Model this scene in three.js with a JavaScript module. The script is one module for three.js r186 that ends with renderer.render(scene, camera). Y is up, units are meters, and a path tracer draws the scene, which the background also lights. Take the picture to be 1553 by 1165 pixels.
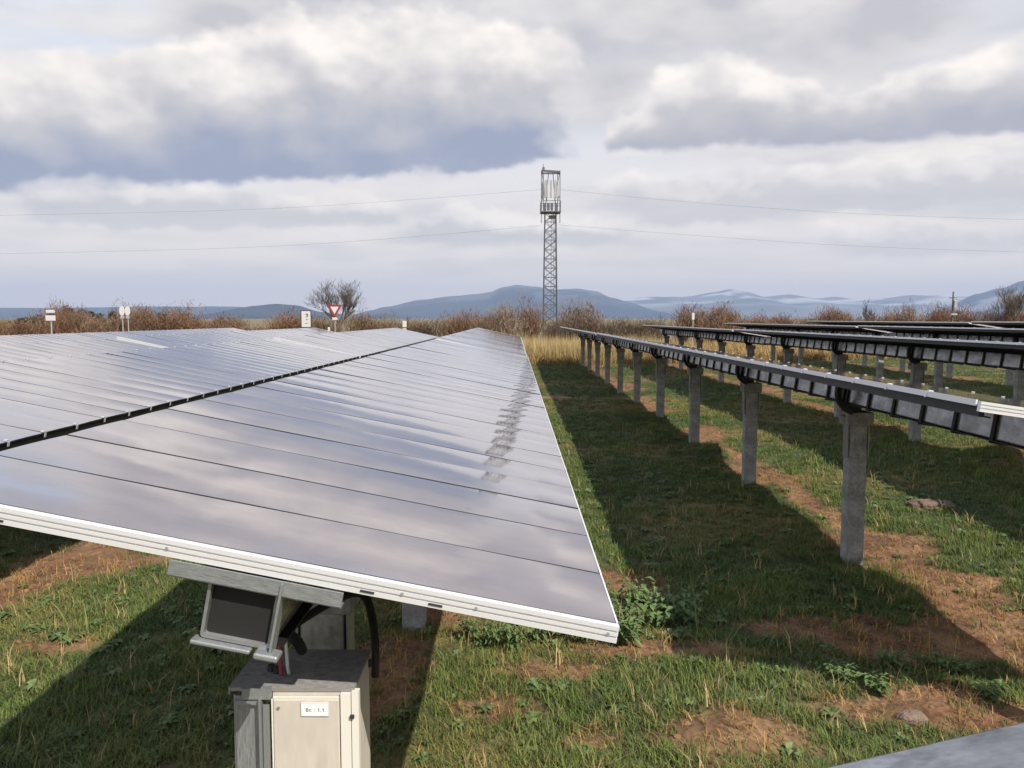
import * as THREE from 'three';
import { mergeGeometries } from 'three/addons/utils/BufferGeometryUtils.js';
import { RoundedBoxGeometry } from 'three/addons/geometries/RoundedBoxGeometry.js';

// ------------------------------------------------------------------ camera, sky, sun, exposure
const scene = new THREE.Scene();
const camera = new THREE.PerspectiveCamera(49.98, 1024 / 768, 0.1, 60000);
const CAM_Y = 2.0, PITCH = 0.0794, YAW = 0.0036;
camera.position.set(0, CAM_Y, 0);
camera.rotation.set(-PITCH, YAW, 0, 'YXZ');
const renderer = new THREE.WebGLRenderer({ antialias: true });
renderer.toneMapping = THREE.LinearToneMapping;
renderer.toneMappingExposure = 1.10;
renderer.shadowMap.enabled = true;

const SUN = new THREE.Vector3(0.61, 1, 0.78).normalize();
const sun = new THREE.DirectionalLight(new THREE.Color(1.0, 0.93, 0.82), 5.0);
sun.name = 'sun';
sun.position.copy(SUN).multiplyScalar(120);
sun.castShadow = true;
Object.assign(sun.shadow.camera, { left: -60, right: 60, top: 60, bottom: -60, near: 1, far: 260 });
scene.add(sun);
scene.fog = new THREE.FogExp2(new THREE.Color(0.52, 0.68, 1.0), 0.000072);

// ------------------------------------------------------------------ noise and random
function rng(seed) {
  let a = seed >>> 0;
  return () => { a = (a + 0x6D2B79F5) >>> 0; let t = a; t = Math.imul(t ^ (t >>> 15), t | 1); t ^= t + Math.imul(t ^ (t >>> 7), t | 61); return ((t ^ (t >>> 14)) >>> 0) / 4294967296; };
}
const PERM = new Uint8Array(512), VAL = new Float32Array(256);
{ const r = rng(77), p = [...Array(256).keys()]; for (let i = 255; i > 0; i--) { const j = Math.floor(r() * (i + 1)); [p[i], p[j]] = [p[j], p[i]]; }
  for (let i = 0; i < 512; i++) PERM[i] = p[i & 255]; for (let i = 0; i < 256; i++) VAL[i] = r(); }
function n2(x, y) {
  const xi = Math.floor(x), yi = Math.floor(y), fx = x - xi, fy = y - yi;
  const u = fx * fx * fx * (fx * (fx * 6 - 15) + 10), v = fy * fy * fy * (fy * (fy * 6 - 15) + 10);
  const X = xi & 255, Y = yi & 255, X1 = (X + 1) & 255, Y1 = (Y + 1) & 255;
  const a = VAL[PERM[X + PERM[Y]]], b = VAL[PERM[X1 + PERM[Y]]], c = VAL[PERM[X + PERM[Y1]]], d = VAL[PERM[X1 + PERM[Y1]]];
  return a + (b - a) * u + (c - a) * v + (a - b - c + d) * u * v;
}
function fbm(x, y, o = 4) { let s = 0, a = 0.5, t = 0; for (let i = 0; i < o; i++) { s += a * n2(x, y); t += a; a *= 0.5; const nx = x * 1.62 - y * 1.18 + 17.3; y = x * 1.18 + y * 1.62 + 9.1; x = nx; } return s / t; }
const clamp = (x, a = 0, b = 1) => Math.min(b, Math.max(a, x));
const ss = (a, b, x) => { const t = clamp((x - a) / (b - a)); return t * t * (3 - 2 * t); };
const mix = (a, b, t) => a + (b - a) * t;
const mix3 = (a, b, t) => [mix(a[0], b[0], t), mix(a[1], b[1], t), mix(a[2], b[2], t)];

// ------------------------------------------------------------------ sky (azimuth and elevation in degrees; azimuth 0 is along the rows)
function skyTexture() {
  const W = 4096, Hh = 2048, data = new Float32Array(W * Hh * 4);
  // cloud banks: [azimuth centre, half width, base elevation, base slope per degree, top elevation, lumpiness]
  const banks = [];
  const r = rng(5);
  for (let a = 62; a < 320; a += 37) banks.push([a > 180 ? a - 360 : a, 17 + r() * 6, 9 + r() * 3, (r() - 0.5) * 0.08, 19 + r() * 6, r() * 50]);
  banks.push([-19, 23.5, 9.3, 0.1, 19.0, 3.0], [26, 19.5, 10.7, 0.0, 17.6, 11.0]);
  for (let a = 50; a < 325; a += 31) banks.push([a > 180 ? a - 360 : a, 13 + r() * 5, 5.4 + r() * 1.5, 0, 8.6 + r() * 1.5, 21 + r() * 40]);
  banks.push([21, 14, 6.3, 0.02, 9.6, 24.0], [-20, 12, 5.6, 0.03, 7.9, 27.0], [0, 8, 4.6, 0, 6.6, 29.0], [30, 9, 3.6, 0, 5.6, 33.0]);
  const knot = (v, pts) => { if (v <= pts[0][0]) return pts[0][1]; for (let i = 1; i < pts.length; i++) if (v < pts[i][0]) { const t = (v - pts[i - 1][0]) / (pts[i][0] - pts[i - 1][0]); return mix(pts[i - 1][1], pts[i][1], t * t * (3 - 2 * t)); } return pts[pts.length - 1][1]; };
  const topA = [[-45, 14], [-33, 15], [-25, 16.6], [-13, 20.2], [-4, 20.5], [3, 19], [6, 15]];
  const topB = [[5, 11.6], [7.5, 13.4], [10.5, 16.2], [13, 17.2], [15.5, 16.8], [18.5, 14.6], [22, 14.3], [26, 15.2], [31, 15.8], [40, 17], [46, 13]];
  for (let j = Hh / 2; j < Hh; j++) {
    const el = ((j + 0.5) / Hh - 0.5) * 180, sinE = Math.sin(el * Math.PI / 180), cosE = Math.cos(el * Math.PI / 180);
    for (let i = 0; i < W; i++) {
      const u = (i + 0.5) / W; let az = (u - 0.25) * 360; if (az > 180) az -= 360;
      // seamless coordinates for noise: bend azimuth onto a wide cylinder near the horizon, a plane above
      const az0 = az < -150 ? az + 360 : az;
      const wrap = ss(180, 210, az0);            // blend over the seam behind the camera
      const X1 = az0, X2 = az0 - 360;
      const N = (fx, fy, ox, oy, o) => { const a = fbm(X1 * fx + ox, el * fy + oy, o); return wrap > 0 ? mix(a, fbm(X2 * fx + ox, el * fy + oy, o), wrap) : a; };
      // clear sky
      let c = mix3([0.93, 0.83, 0.735], [0.83, 0.80, 0.79], ss(0, 10, el));
      c = mix3(c, [0.64, 0.76, 0.95], ss(8, 22, el));
      c = mix3(c, [0.30, 0.45, 0.78], ss(22, 75, el));
      // low stretched streaks
      if (el < 26) {
        const s1 = N(0.035, 0.55, 3.1, 8.2, 5), s2 = N(0.09, 0.5, 31, 2, 5), s3 = N(0.16, 0.9, 13, 5, 4);
        const m = ss(0.34, 0.58, s1 * 0.5 + s2 * 0.5) * ss(1.2, 3.2, el) * (1 - ss(13, 24, el));
        const lit = clamp(0.56 + (s2 - 0.5) * 2.6 + (s3 - 0.5) * 1.8);
        c = mix3(c, mix3([0.60, 0.585, 0.605], [0.93, 0.86, 0.79], lit), m * 0.8);
      }
      // broken deck overhead
      if (el > 11) {
        const k = 1.0 / (sinE + 0.12), ca = Math.cos(az * Math.PI / 180), sa = Math.sin(az * Math.PI / 180);
        const px = sa * cosE * k * 1.5, py = ca * cosE * k * 1.5;
        const d0 = fbm(px + 40 + 0.4 * fbm(px * 2 + 9, py * 2, 2), py + 60, 6), d1 = fbm(px + 40.10, py + 59.88, 4);
        const cov = ss(0.40, 0.56, d0) * ss(11.5, 20, el);
        const lit = clamp(0.56 + (d0 - d1) * 3.0 - (d0 - 0.5) * 0.9);
        c = mix3(c, mix3([0.60, 0.60, 0.645], [0.85, 0.82, 0.805], lit), cov * 0.92);
      }
      // grey upper sheet over the view's right half
      {
        const s = N(0.06, 0.16, 51, 21, 5), s2 = N(0.16, 0.34, 71, 33, 4);
        const m = ss(0.34, 0.56, s + 0.10 * ss(-10, 15, az) - 0.16 * ss(-8, -28, az)) * ss(10.0, 14.5, el + (s2 - 0.5) * 4) * (1 - ss(36, 58, el));
        c = mix3(c, mix3([0.54, 0.525, 0.55], [0.82, 0.785, 0.755], clamp((s2 - 0.3) * 2.3)), m * 0.9);
      }
      // cumulus banks, dark flat bases and lumpy sunlit tops
      for (const [a0, hw, base, slope, top, seed] of banks) {
        let da = az - a0; if (da > 180) da -= 360; if (da < -180) da += 360;
        if (Math.abs(da) > hw + 7 || el > top + 9 || el < base - 4) continue;
        const big = fbm(az0 * 0.085 + seed, el * 0.16 + seed * 2, 5) - 0.5, mid = fbm(az0 * 0.24 + seed * 3, el * 0.36 + seed, 5) - 0.5, fine = fbm(az0 * 0.9 + seed, el * 1.25, 4) - 0.5;
        const view = seed === 3.0 || seed === 11.0, low = seed >= 20 && top < 11;
        const tp = (seed === 3.0 ? knot(az, topA) : seed === 11.0 ? knot(az, topB) : top) + big * (view ? 2.6 : low ? 3 : 7) + mid * 2.4 + fine * 1.1;
        const bs = (seed === 3.0 ? knot(az, [[-42, 6.2], [-32, 7.0], [-15, 8.7], [-5, 9.5], [4, 10.5]]) : base + slope * da) + (fbm(az0 * 0.11 + seed, 4.4, 4) - 0.5) * (view || low ? 1.0 : 2.4) + mid * 0.8 + fine * 0.7;
        const side = hw - Math.abs(da) + big * 7 + mid * 3 + fine * 0.8;
        const soft = seed === 11.0 ? 1.0 : low ? 0.8 : 1.1;
        const m = ss(0, 0.55, el - bs) * ss(-0.2, soft, tp - el) * ss(0, seed === 11.0 ? 1.0 : 2.2, side);
        if (m <= 0.002) continue;
        const t = clamp((el - bs) / Math.max(2, tp - bs));
        // light comes from above right: compare the lumps with those toward the light
        const g = (fbm(az0 * 0.24 + seed * 3, el * 0.36 + seed, 4) - fbm((az0 + 0.9) * 0.24 + seed * 3, (el + 1.3) * 0.36 + seed, 4)) * 1.5;
        const lit = clamp(ss(0.06, 0.74, t + mid * 0.24) * 0.74 + g * 0.6 * (0.4 + 0.6 * t) + big * 0.2 + ss(0.7, 1.0, t) * 0.24);
        const dark = low ? [0.60, 0.58, 0.60] : seed === 3.0 ? [0.32, 0.36, 0.47] : [0.43, 0.43, 0.49];
        const cc = lit < 0.55 ? mix3(dark, [0.595, 0.575, 0.585], lit / 0.55) : mix3([0.595, 0.575, 0.585], [1.02, 0.955, 0.89], (lit - 0.55) / 0.45);
        c = mix3(c, cc, m * (low ? 0.7 : 0.97));
      }
      // low haze
      c = mix3(c, [0.93, 0.83, 0.735], (1 - ss(1.0, 7.0, el)) * 0.75);
      const k = (j * W + i) * 4; data[k] = c[0]; data[k + 1] = c[1]; data[k + 2] = c[2]; data[k + 3] = 1;
    }
  }
  for (let k = 0; k < W * Hh / 2; k++) { data[k * 4] = 0.16; data[k * 4 + 1] = 0.16; data[k * 4 + 2] = 0.12; data[k * 4 + 3] = 1; }
  const t = new THREE.DataTexture(data, W, Hh, THREE.RGBAFormat, THREE.FloatType);
  t.mapping = THREE.EquirectangularReflectionMapping; t.magFilter = t.minFilter = THREE.LinearFilter; t.needsUpdate = true;
  return t;
}
const sky = skyTexture();
scene.background = sky; scene.environment = sky; scene.environmentIntensity = 1.0; scene.backgroundIntensity = 1.0;

// ------------------------------------------------------------------ helpers
const F = 1250, CX = 781, CY = 483;         // the photograph's lens: pixels per unit tangent, vanishing point of the rows
const at = (px, py, depth) => [(px - CX) / F * depth, CAM_Y + (CY - py) / F * depth, -depth];
const taken = new Map();
function numbered(n) { const k = taken.get(n) || 0; taken.set(n, k + 1); return k ? `${n}_${String(k).padStart(3, '0')}` : n; }
function obj(name, geo, mat, parent = scene) {
  const g = Array.isArray(geo) ? (geo.length > 1 ? mergeGeometries(geo.map(x => { const y = x.index ? x.toNonIndexed() : x; for (const k of Object.keys(y.attributes)) if (!['position', 'normal', 'uv', 'color'].includes(k)) y.deleteAttribute(k); y.clearGroups?.(); return y; })) : geo[0]) : geo;
  const m = new THREE.Mesh(g, mat); m.name = parent === scene ? numbered(name) : name; m.castShadow = m.receiveShadow = true; parent.add(m); return m;
}
function tag(o, label, category, group) { o.userData.label = label; o.userData.category = category; if (group) o.userData.group = group; return o; }
function thing(name, label, category, pos, group) { const o = new THREE.Group(); o.name = numbered(name); o.position.set(...pos); scene.add(o); return tag(o, label, category, group); }
function struct(o) { o.userData.kind = 'structure'; return o; }
function stuff(o) { o.userData.kind = 'stuff'; return o; }
const bx = (w, h, d, x = 0, y = 0, z = 0, rx = 0, ry = 0, rz = 0) => { const g = new THREE.BoxGeometry(w, h, d); if (rx || ry || rz) g.applyMatrix4(new THREE.Matrix4().makeRotationFromEuler(new THREE.Euler(rx, ry, rz))); return g.translate(x, y, z); };
const rbx = (w, h, d, r, x = 0, y = 0, z = 0) => new RoundedBoxGeometry(w, h, d, 2, r).translate(x, y, z);
function bar(a, b, r, n = 5, r2 = r) { const A = new THREE.Vector3(...a), B = new THREE.Vector3(...b), d = B.clone().sub(A), g = new THREE.CylinderGeometry(r2, r, d.length(), n, 1); g.applyQuaternion(new THREE.Quaternion().setFromUnitVectors(new THREE.Vector3(0, 1, 0), d.normalize())); return g.translate((A.x + B.x) / 2, (A.y + B.y) / 2, (A.z + B.z) / 2); }
function ext(shape, depth, bevel = 0) { return new THREE.ExtrudeGeometry(shape, { depth, bevelEnabled: bevel > 0, bevelSize: bevel, bevelThickness: bevel, bevelSegments: 1, curveSegments: 10 }); }
const lin = (r, g, b) => new THREE.Color().setRGB(r, g, b);
const std = (o) => new THREE.MeshStandardMaterial(o);

function noiseTex(size, f, colour = true, rx = 1, ry = 1) {
  const d = new Uint8Array(size * size * 4);
  for (let j = 0; j < size; j++) for (let i = 0; i < size; i++) { const c = f(i / size, j / size), k = (j * size + i) * 4; const a = Array.isArray(c) ? c : [c, c, c]; for (let q = 0; q < 3; q++) d[k + q] = clamp(a[q]) * 255; d[k + 3] = 255; }
  const t = new THREE.DataTexture(d, size, size, THREE.RGBAFormat); t.wrapS = t.wrapT = THREE.RepeatWrapping; t.magFilter = THREE.LinearFilter; t.minFilter = THREE.LinearMipmapLinearFilter; t.generateMipmaps = true; if (colour) t.colorSpace = THREE.SRGBColorSpace; t.repeat.set(rx, ry); t.needsUpdate = true; return t;
}
// tileable noise: blend across the border
const tile = (f) => (u, v) => { const bu = ss(0.75, 1, u), bv = ss(0.75, 1, v); const a = mix(f(u, v), f(u - 1, v), bu), b = mix(f(u, v - 1), f(u - 1, v - 1), bu); return mix(a, b, bv); };

// ------------------------------------------------------------------ materials
const M = {};
{
  const zinc = noiseTex(512, (u, v) => { const t = tile((a, b) => fbm(a * 22, b * 22, 4) * 0.6 + fbm(a * 70, b * 70, 2) * 0.4)(u, v); return 0.70 + (t - 0.5) * 0.42; });
  const zincR = noiseTex(256, (u, v) => 0.42 + 0.5 * (tile((a, b) => fbm(a * 16, b * 16, 4))(u, v) - 0.4), false);
  M.zinc = std({ color: lin(0.66, 0.69, 0.71), map: zinc, roughness: 0.9, roughnessMap: zincR, metalness: 0.45 });
  M.tube = std({ color: lin(0.95, 0.96, 0.97), map: noiseTex(512, (u, v) => 0.66 + 0.5 * (tile((a, b) => fbm(a * 5, b * 14, 5))(u, v) - 0.5)), roughness: 0.55, roughnessMap: zincR, metalness: 0.55 });
  M.alu = std({ color: lin(0.76, 0.76, 0.76), roughness: 0.42, metalness: 0.25 });
  M.black = std({ color: lin(0.018, 0.018, 0.02), roughness: 0.55, metalness: 0.3 });
  M.hollowShade = std({ color: lin(0.014, 0.013, 0.013), roughness: 0.9 });  // near-black that paints the shade inside the tube
  M.cap = std({ color: lin(0.74, 0.74, 0.75), roughness: 0.5, metalness: 0.15 });
  M.clip = std({ color: lin(0.75, 0.76, 0.78), roughness: 0.35, metalness: 0.6 });
  M.cable = std({ color: lin(0.015, 0.015, 0.016), roughness: 0.6, bumpMap: noiseTex(64, (u) => 0.5 + 0.5 * Math.sin(u * Math.PI * 8), false, 60, 1), bumpScale: 0.002 });
  M.under = std({ color: lin(0.02, 0.02, 0.024), roughness: 0.35 });
  const film = noiseTex(512, (u, v) => { const t = tile((a, b) => fbm(a * 3, b * 3, 5))(u, v), s = tile((a, b) => fbm(a * 60, b * 60, 2))(u, v); return [0.81 + (t - 0.5) * 0.12, 0.79 + (t - 0.5) * 0.12, 0.795 + (t - 0.5) * 0.12].map(q => q + (s - 0.5) * 0.03); });
  const filmR = noiseTex(512, (u, v) => 0.5 + 0.9 * (tile((a, b) => fbm(a * 6, b * 6, 5))(u, v) - 0.5), false);
  M.glass = [0, 1, 2].map(k => new THREE.MeshPhysicalMaterial({ color: lin(0.70, 0.665, 0.68).multiplyScalar([1, 0.95, 1.05][k]), map: film, roughness: 0.13, roughnessMap: filmR, metalness: 0.86, clearcoat: 0.5, clearcoatRoughness: 0.04 }));
  const conc = tile((a, b) => fbm(a * 9, b * 9, 5) * 0.65 + fbm(a * 60, b * 60, 2) * 0.35);
  M.concrete = std({ color: lin(0.60, 0.605, 0.59), map: noiseTex(512, (u, v) => 0.72 + (conc(u, v) - 0.5) * 0.55), roughness: 0.95, bumpMap: noiseTex(256, (u, v) => conc(u, v), false), bumpScale: 0.006 });
  M.cream = std({ color: lin(0.66, 0.60, 0.52), map: noiseTex(256, (u, v) => 0.95 + (tile((a, b) => fbm(a * 7, b * 7, 4))(u, v) - 0.5) * 0.12), roughness: 0.5 });
  M.creamEdge = std({ color: lin(0.76, 0.73, 0.66), roughness: 0.45 });
  M.lid = std({ color: lin(0.36, 0.35, 0.34), map: noiseTex(256, (u, v) => 0.85 + (tile((a, b) => fbm(a * 20, b * 20, 3))(u, v) - 0.5) * 0.3), roughness: 0.7 });  // grey tone includes the shade of the table overhead
  M.white = std({ color: lin(0.62, 0.62, 0.61), roughness: 0.5 });
  M.red = std({ color: lin(0.30, 0.035, 0.035), roughness: 0.5 });
  M.redCable = std({ color: lin(0.28, 0.05, 0.05), roughness: 0.6 });
  M.signGrey = std({ color: lin(0.36, 0.36, 0.36), roughness: 0.6, metalness: 0.3 });
  M.dark = std({ color: lin(0.03, 0.03, 0.033), roughness: 0.8 });
  M.sheet = std({ color: lin(0.50, 0.52, 0.58), map: noiseTex(1024, (u, v) => { const f = tile((a, b) => fbm(a * 6 + 0.6 * fbm(a * 3, b * 3, 2), b * 22, 5) * 0.7 + fbm(a * 40, b * 90, 3) * 0.3)(u, v); return 0.66 + (f - 0.5) * 0.7; }), roughness: 0.55, roughnessMap: zincR, metalness: 0.55 });
  M.bark = std({ color: lin(0.11, 0.095, 0.085), roughness: 1 });
  M.barkPale = std({ color: lin(0.17, 0.15, 0.125), roughness: 1 });
  M.twig = [[0.20, 0.115, 0.066], [0.185, 0.12, 0.074], [0.25, 0.18, 0.13], [0.13, 0.09, 0.062]].map(c => std({ color: lin(...c), roughness: 1, side: THREE.DoubleSide }));
  M.needle = std({ color: lin(0.022, 0.032, 0.016), roughness: 1, side: THREE.DoubleSide });
  M.mast = std({ color: lin(0.13, 0.13, 0.145), roughness: 0.6, metalness: 0.4 });
  M.antenna = std({ color: lin(0.36, 0.365, 0.38), roughness: 0.5 });
  M.wire = std({ color: lin(0.12, 0.12, 0.13), roughness: 0.7 });
  M.blade = std({ vertexColors: true, roughness: 0.85, side: THREE.DoubleSide });
  M.leaf = std({ vertexColors: true, roughness: 0.6, side: THREE.DoubleSide });
  M.clod = std({ color: lin(1, 1, 1), roughness: 1 });
  M.wall = std({ color: lin(0.62, 0.58, 0.52), roughness: 0.9 });
  M.roof = std({ color: lin(0.30, 0.14, 0.09), roughness: 0.9 });
}

// ------------------------------------------------------------------ rows
const PITCHX = 3.48;
const ROWS = { near: -0.65, l1: -0.65 - PITCHX, l2: -0.65 - 2 * PITCHX, l3: -0.65 - 3 * PITCHX, r1: 2.83, r2: 2.83 + PITCHX, r3: 2.83 + 2 * PITCHX, r4: 2.83 + 3 * PITCHX, r5: 2.83 + 4 * PITCHX };
const AXES = Object.values(ROWS);

// ------------------------------------------------------------------ ground
const MOUNDS = [[2.75, -12.0, 0.55, 0.16], [6.35, -10.7, 0.9, 0.24], [2.83, -6.8, 0.6, -0.055], [2.3, -13.5, 0.9, 0.1], [2.6, -16, 0.8, 0.1], [2.5, -19, 0.8, 0.1], [1.05, -4.7, 0.5, 0.05], [3.3, -9.6, 0.5, 0.06], [1.08, -3.85, 0.28, 0.07], [6.5, -14, 0.8, 0.12], [10, -14, 0.9, 0.12]];
function height(x, z) {
  if (x < -60 || x > 90 || z > 20 || z < -90) return 0;
  const fade = ss(-60, -30, x) * (1 - ss(50, 90, x)) * ss(-90, -60, z);
  let h = ((fbm(x * 0.55, z * 0.55, 3) - 0.5) * 0.10 + (fbm(x * 2.6 + 9, z * 2.6, 3) - 0.5) * 0.06) * fade;
  h += Math.max(0, x - 3.2) * 0.018 * (1 - ss(40, 90, x)) * ss(-70, -40, z);
  for (const [mx, mz, r, a] of MOUNDS) { const d2 = ((x - mx) ** 2 + (z - mz) ** 2) / (r * r); if (d2 < 4) h += a * Math.exp(-d2 * 1.6) * (0.7 + 0.6 * fbm(x * 5, z * 5, 3)); }
  return h;
}
const PATCHES = [[3.24, -6.15, 0.55, 0.3], [3.2, -5.2, 0.7, 0.35], [1.08, -3.8, 0.42, 0.18], [-0.1, -4.05, 0.3, 0.14], [-0.40, -5.4, 0.4, 0.22], [-2.8, -4.95, 0.3, 0.14], [-3.5, -6.6, 0.8, 0.5], [2.25, -4.1, 0.75, 0.22], [1.0, -21, 0.5, 1.2], [0.9, -4.75, 0.6, 0.2], [-0.72, -4.4, 0.24, 0.7], [0.2, -4.5, 0.35, 0.12], [0.35, -3.75, 0.2, 0.1], [3.35, -7.2, 0.55, 0.5], [3.2, -10.4, 0.5, 1.2], [0.75, -6.1, 0.4, 0.3], [0.62, -5.5, 0.3, 0.2], [2.5, -4.9, 0.9, 0.25], [2.0, -5.2, 0.7, 0.2]];
function dirtAt(x, z) {
  if (z < -40 || z > 2) return 0;
  let d = 0;
  const n = fbm(x * 1.1 + 3, z * 0.8 + 7, 4), n3 = fbm(x * 4.3, z * 4.3 + 2, 3);
  for (const a of AXES) { if (a === ROWS.near && z > -7.5) continue; const u = x - a - 0.38; const w = 0.16 + 0.40 * n2(z * 0.42 + a * 3.1, a * 7.7); d = Math.max(d, Math.exp(-(u * u) / (w * w)) * ss(0.34, 0.60, n2(z * 0.34 + a * 2.3, 3.3) + 0.22)); }
  for (const [px, pz, rx, rz] of PATCHES) { const q = ((x - px) / rx) ** 2 + ((z - pz) / rz) ** 2; if (q < 5) d = Math.max(d, 1.2 * Math.exp(-q)); }
  return clamp(ss(0.42, 0.68, d * 0.85 + (n - 0.5) * 0.9 + (n3 - 0.5) * 0.55) * 1.0 + 0.35 * ss(0.66, 0.8, n));
}
const dryAt = (x, z) => ss(0.46, 0.68, fbm(x * 0.5 + 31, z * 0.5 + 12, 4) + dirtAt(x, z) * 0.12);
const SOIL = [0.155, 0.078, 0.040], SOIL2 = [0.235, 0.132, 0.070], TURF = [0.050, 0.066, 0.020], STRAW = [0.27, 0.18, 0.065];
{
  const xs = [], zs = [];
  for (let x = -14; x <= 26.001; x += 0.16) xs.push(x);
  for (let d = 0.25, x = 26; x < 15000; d *= 1.17) { x += d; xs.push(x); }
  for (let d = 0.25, x = -14; x > -15000; d *= 1.17) { x -= d; xs.unshift(x); }
  for (let z = 3; z >= -46; z -= z > -16 ? 0.12 : 0.24) zs.push(z);
  for (let d = 0.4, z = zs[zs.length - 1]; z > -15500; d *= 1.15) { z -= d; zs.push(z); }
  for (let d = 0.5, z = 3; z < 4000; d *= 1.5) { z += d; zs.unshift(z); }
  const nx = xs.length, nz = zs.length, pos = new Float32Array(nx * nz * 3), col = new Float32Array(nx * nz * 3), uv = new Float32Array(nx * nz * 2), idx = [];
  for (let j = 0; j < nz; j++) for (let i = 0; i < nx; i++) {
    const x = xs[i], z = zs[j], k = j * nx + i;
    pos.set([x, height(x, z), z], k * 3); uv.set([x / 3.2, z / 3.2], k * 2);
    let c;
    if (z > -37 && z < 20 && Math.abs(x) < 60) {
      const d = dirtAt(x, z), s = fbm(x * 3 + 5, z * 3, 3);
      c = mix3(mix3(TURF, STRAW, dryAt(x, z) * 0.45), mix3(SOIL, SOIL2, ss(0.35, 0.7, s)), d);
    } else {
      const s = fbm(x * 0.02, z * 0.02 + 5, 4), near = ss(-80, -36, z);
      c = mix3(mix3([0.12, 0.115, 0.05], [0.20, 0.15, 0.085], s), [0.27, 0.19, 0.08], near);
    }
    col.set(c.map(q => q * 1.35), k * 3);
  }
  for (let j = 0; j < nz - 1; j++) for (let i = 0; i < nx - 1; i++) { const a = j * nx + i, b = a + 1, c = a + nx, d = c + 1; idx.push(a, b, c, b, d, c); }
  const g = new THREE.BufferGeometry();
  g.setAttribute('position', new THREE.BufferAttribute(pos, 3)); g.setAttribute('color', new THREE.BufferAttribute(col, 3)); g.setAttribute('uv', new THREE.BufferAttribute(uv, 2)); g.setIndex(idx); g.computeVertexNormals();
  const grit = tile((a, b) => fbm(a * 26, b * 26, 4) * 0.6 + fbm(a * 110, b * 110, 2) * 0.4);
  const gritMap = noiseTex(1024, (u, v) => { const t = grit(u, v); return 0.86 + (t - 0.5) * 0.85; });
  const gritBump = noiseTex(1024, (u, v) => grit(u, v), false);
  struct(obj('ground', g, std({ vertexColors: true, map: gritMap, bumpMap: gritBump, bumpScale: 0.035, roughness: 1 })));
}

// ------------------------------------------------------------------ distant hills
function hill(name, profile, depth, thick, colours, seed, snow) {
  // a ridge with its crest at the given depth; profile is [photo column, photo row] of the skyline
  const P = profile.map(([px, py]) => { const [x, y] = at(px, py, depth); return [x, y]; });
  const N = 220, R = 26, pos = [], col = [], idx = [];
  const x0 = P[0][0], x1 = P[P.length - 1][0];
  const crest = (x) => { for (let i = 1; i < P.length; i++) if (x <= P[i][0] + 1e-6) { const t = (x - P[i - 1][0]) / (P[i][0] - P[i - 1][0]), s = t * t * (3 - 2 * t); return mix(P[i - 1][1], P[i][1], mix(t, s, 0.75)); } return P[P.length - 1][1]; };
  for (let j = 0; j <= R; j++) for (let i = 0; i <= N; i++) {
    const x = mix(x0, x1, i / N), t = j / R, v = t < 0.7 ? t / 0.7 : 1 - (t - 0.7) / 0.3;    // up to the crest, then down behind
    const z = -depth + (0.7 - t) * thick, c = crest(x), f = thick / 1000;
    const spur = fbm(x / (600 * f) + seed, t * 3.2 + seed, 4) - 0.5, lump = fbm(x / (160 * f) + seed, t * 9, 4) - 0.5;
    let y = c * Math.pow(v, 0.8 + spur * 0.5) + c * (spur * 0.35 * v * (1 - v) * 3) + c * lump * 0.10 * v + c * v * 0.10 * (fbm(x / (330 * f) + seed * 2, 1.7, 5) - 0.5);
    y = Math.max(y, -2 + v);
    if (j === 0 || j === R) y = -5;
    pos.push(x * (1 + (0.7 - t) * 0), y, z);
    const s = fbm(x / (220 * f) + 4, z / (220 * f) + seed, 5), hN = y / Math.max(1, c);
    let k = mix3(colours[0], colours[1], ss(0.4, 0.62, s));
    if (snow) k = mix3(k, [0.75, 0.77, 0.80], snow * ss(0.50, 0.60, fbm(x / (150 * f) + 40, z / (90 * f) + seed, 5)) * ss(0.3, 0.9, hN));
    col.push(...k);
  }
  for (let j = 0; j < R; j++) for (let i = 0; i < N; i++) { const a = j * (N + 1) + i, b = a + 1, c = a + N + 1, d = c + 1; idx.push(a, b, c, b, d, c); }
  const g = new THREE.BufferGeometry(); g.setAttribute('position', new THREE.Float32BufferAttribute(pos, 3)); g.setAttribute('color', new THREE.Float32BufferAttribute(col, 3)); g.setIndex(idx); g.computeVertexNormals();
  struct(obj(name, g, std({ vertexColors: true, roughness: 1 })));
}
const HAZED_WOOD = [[0.016, 0.034, 0.058], [0.030, 0.046, 0.062]];  // forest tones with the blue of distant haze mixed into the colour
hill('hills', [[-420, 476], [-200, 470], [0, 466], [90, 467], [230, 465], [360, 465], [430, 468], [520, 476], [600, 484]], 9500, 2600, HAZED_WOOD, 2.2, 0);
hill('hills', [[290, 488], [340, 477], [385, 464], [420, 461], [450, 463], [490, 473], [540, 480], [590, 476], [625, 486], [660, 489]], 5200, 1300, HAZED_WOOD, 6.1, 0);
hill('hills', [[540, 484], [585, 466], [640, 455], [690, 449], [722, 447], [742, 444], [765, 436], [785, 433], [812, 435], [836, 439], [872, 438], [903, 442], [925, 450], [950, 457], [985, 470], [1020, 485]], 9800, 3000, HAZED_WOOD, 9.4, 0.08);
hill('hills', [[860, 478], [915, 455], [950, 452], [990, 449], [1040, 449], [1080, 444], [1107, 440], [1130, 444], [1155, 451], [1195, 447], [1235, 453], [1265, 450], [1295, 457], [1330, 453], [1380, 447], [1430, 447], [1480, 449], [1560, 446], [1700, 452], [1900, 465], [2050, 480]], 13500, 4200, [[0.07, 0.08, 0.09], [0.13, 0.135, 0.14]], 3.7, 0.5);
hill('hills', [[1430, 470], [1475, 446], [1510, 436], [1540, 425], [1580, 415], [1650, 408], [1750, 420], [1900, 450], [2000, 480]], 10500, 3000, HAZED_WOOD, 14.9, 0.3);

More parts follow.
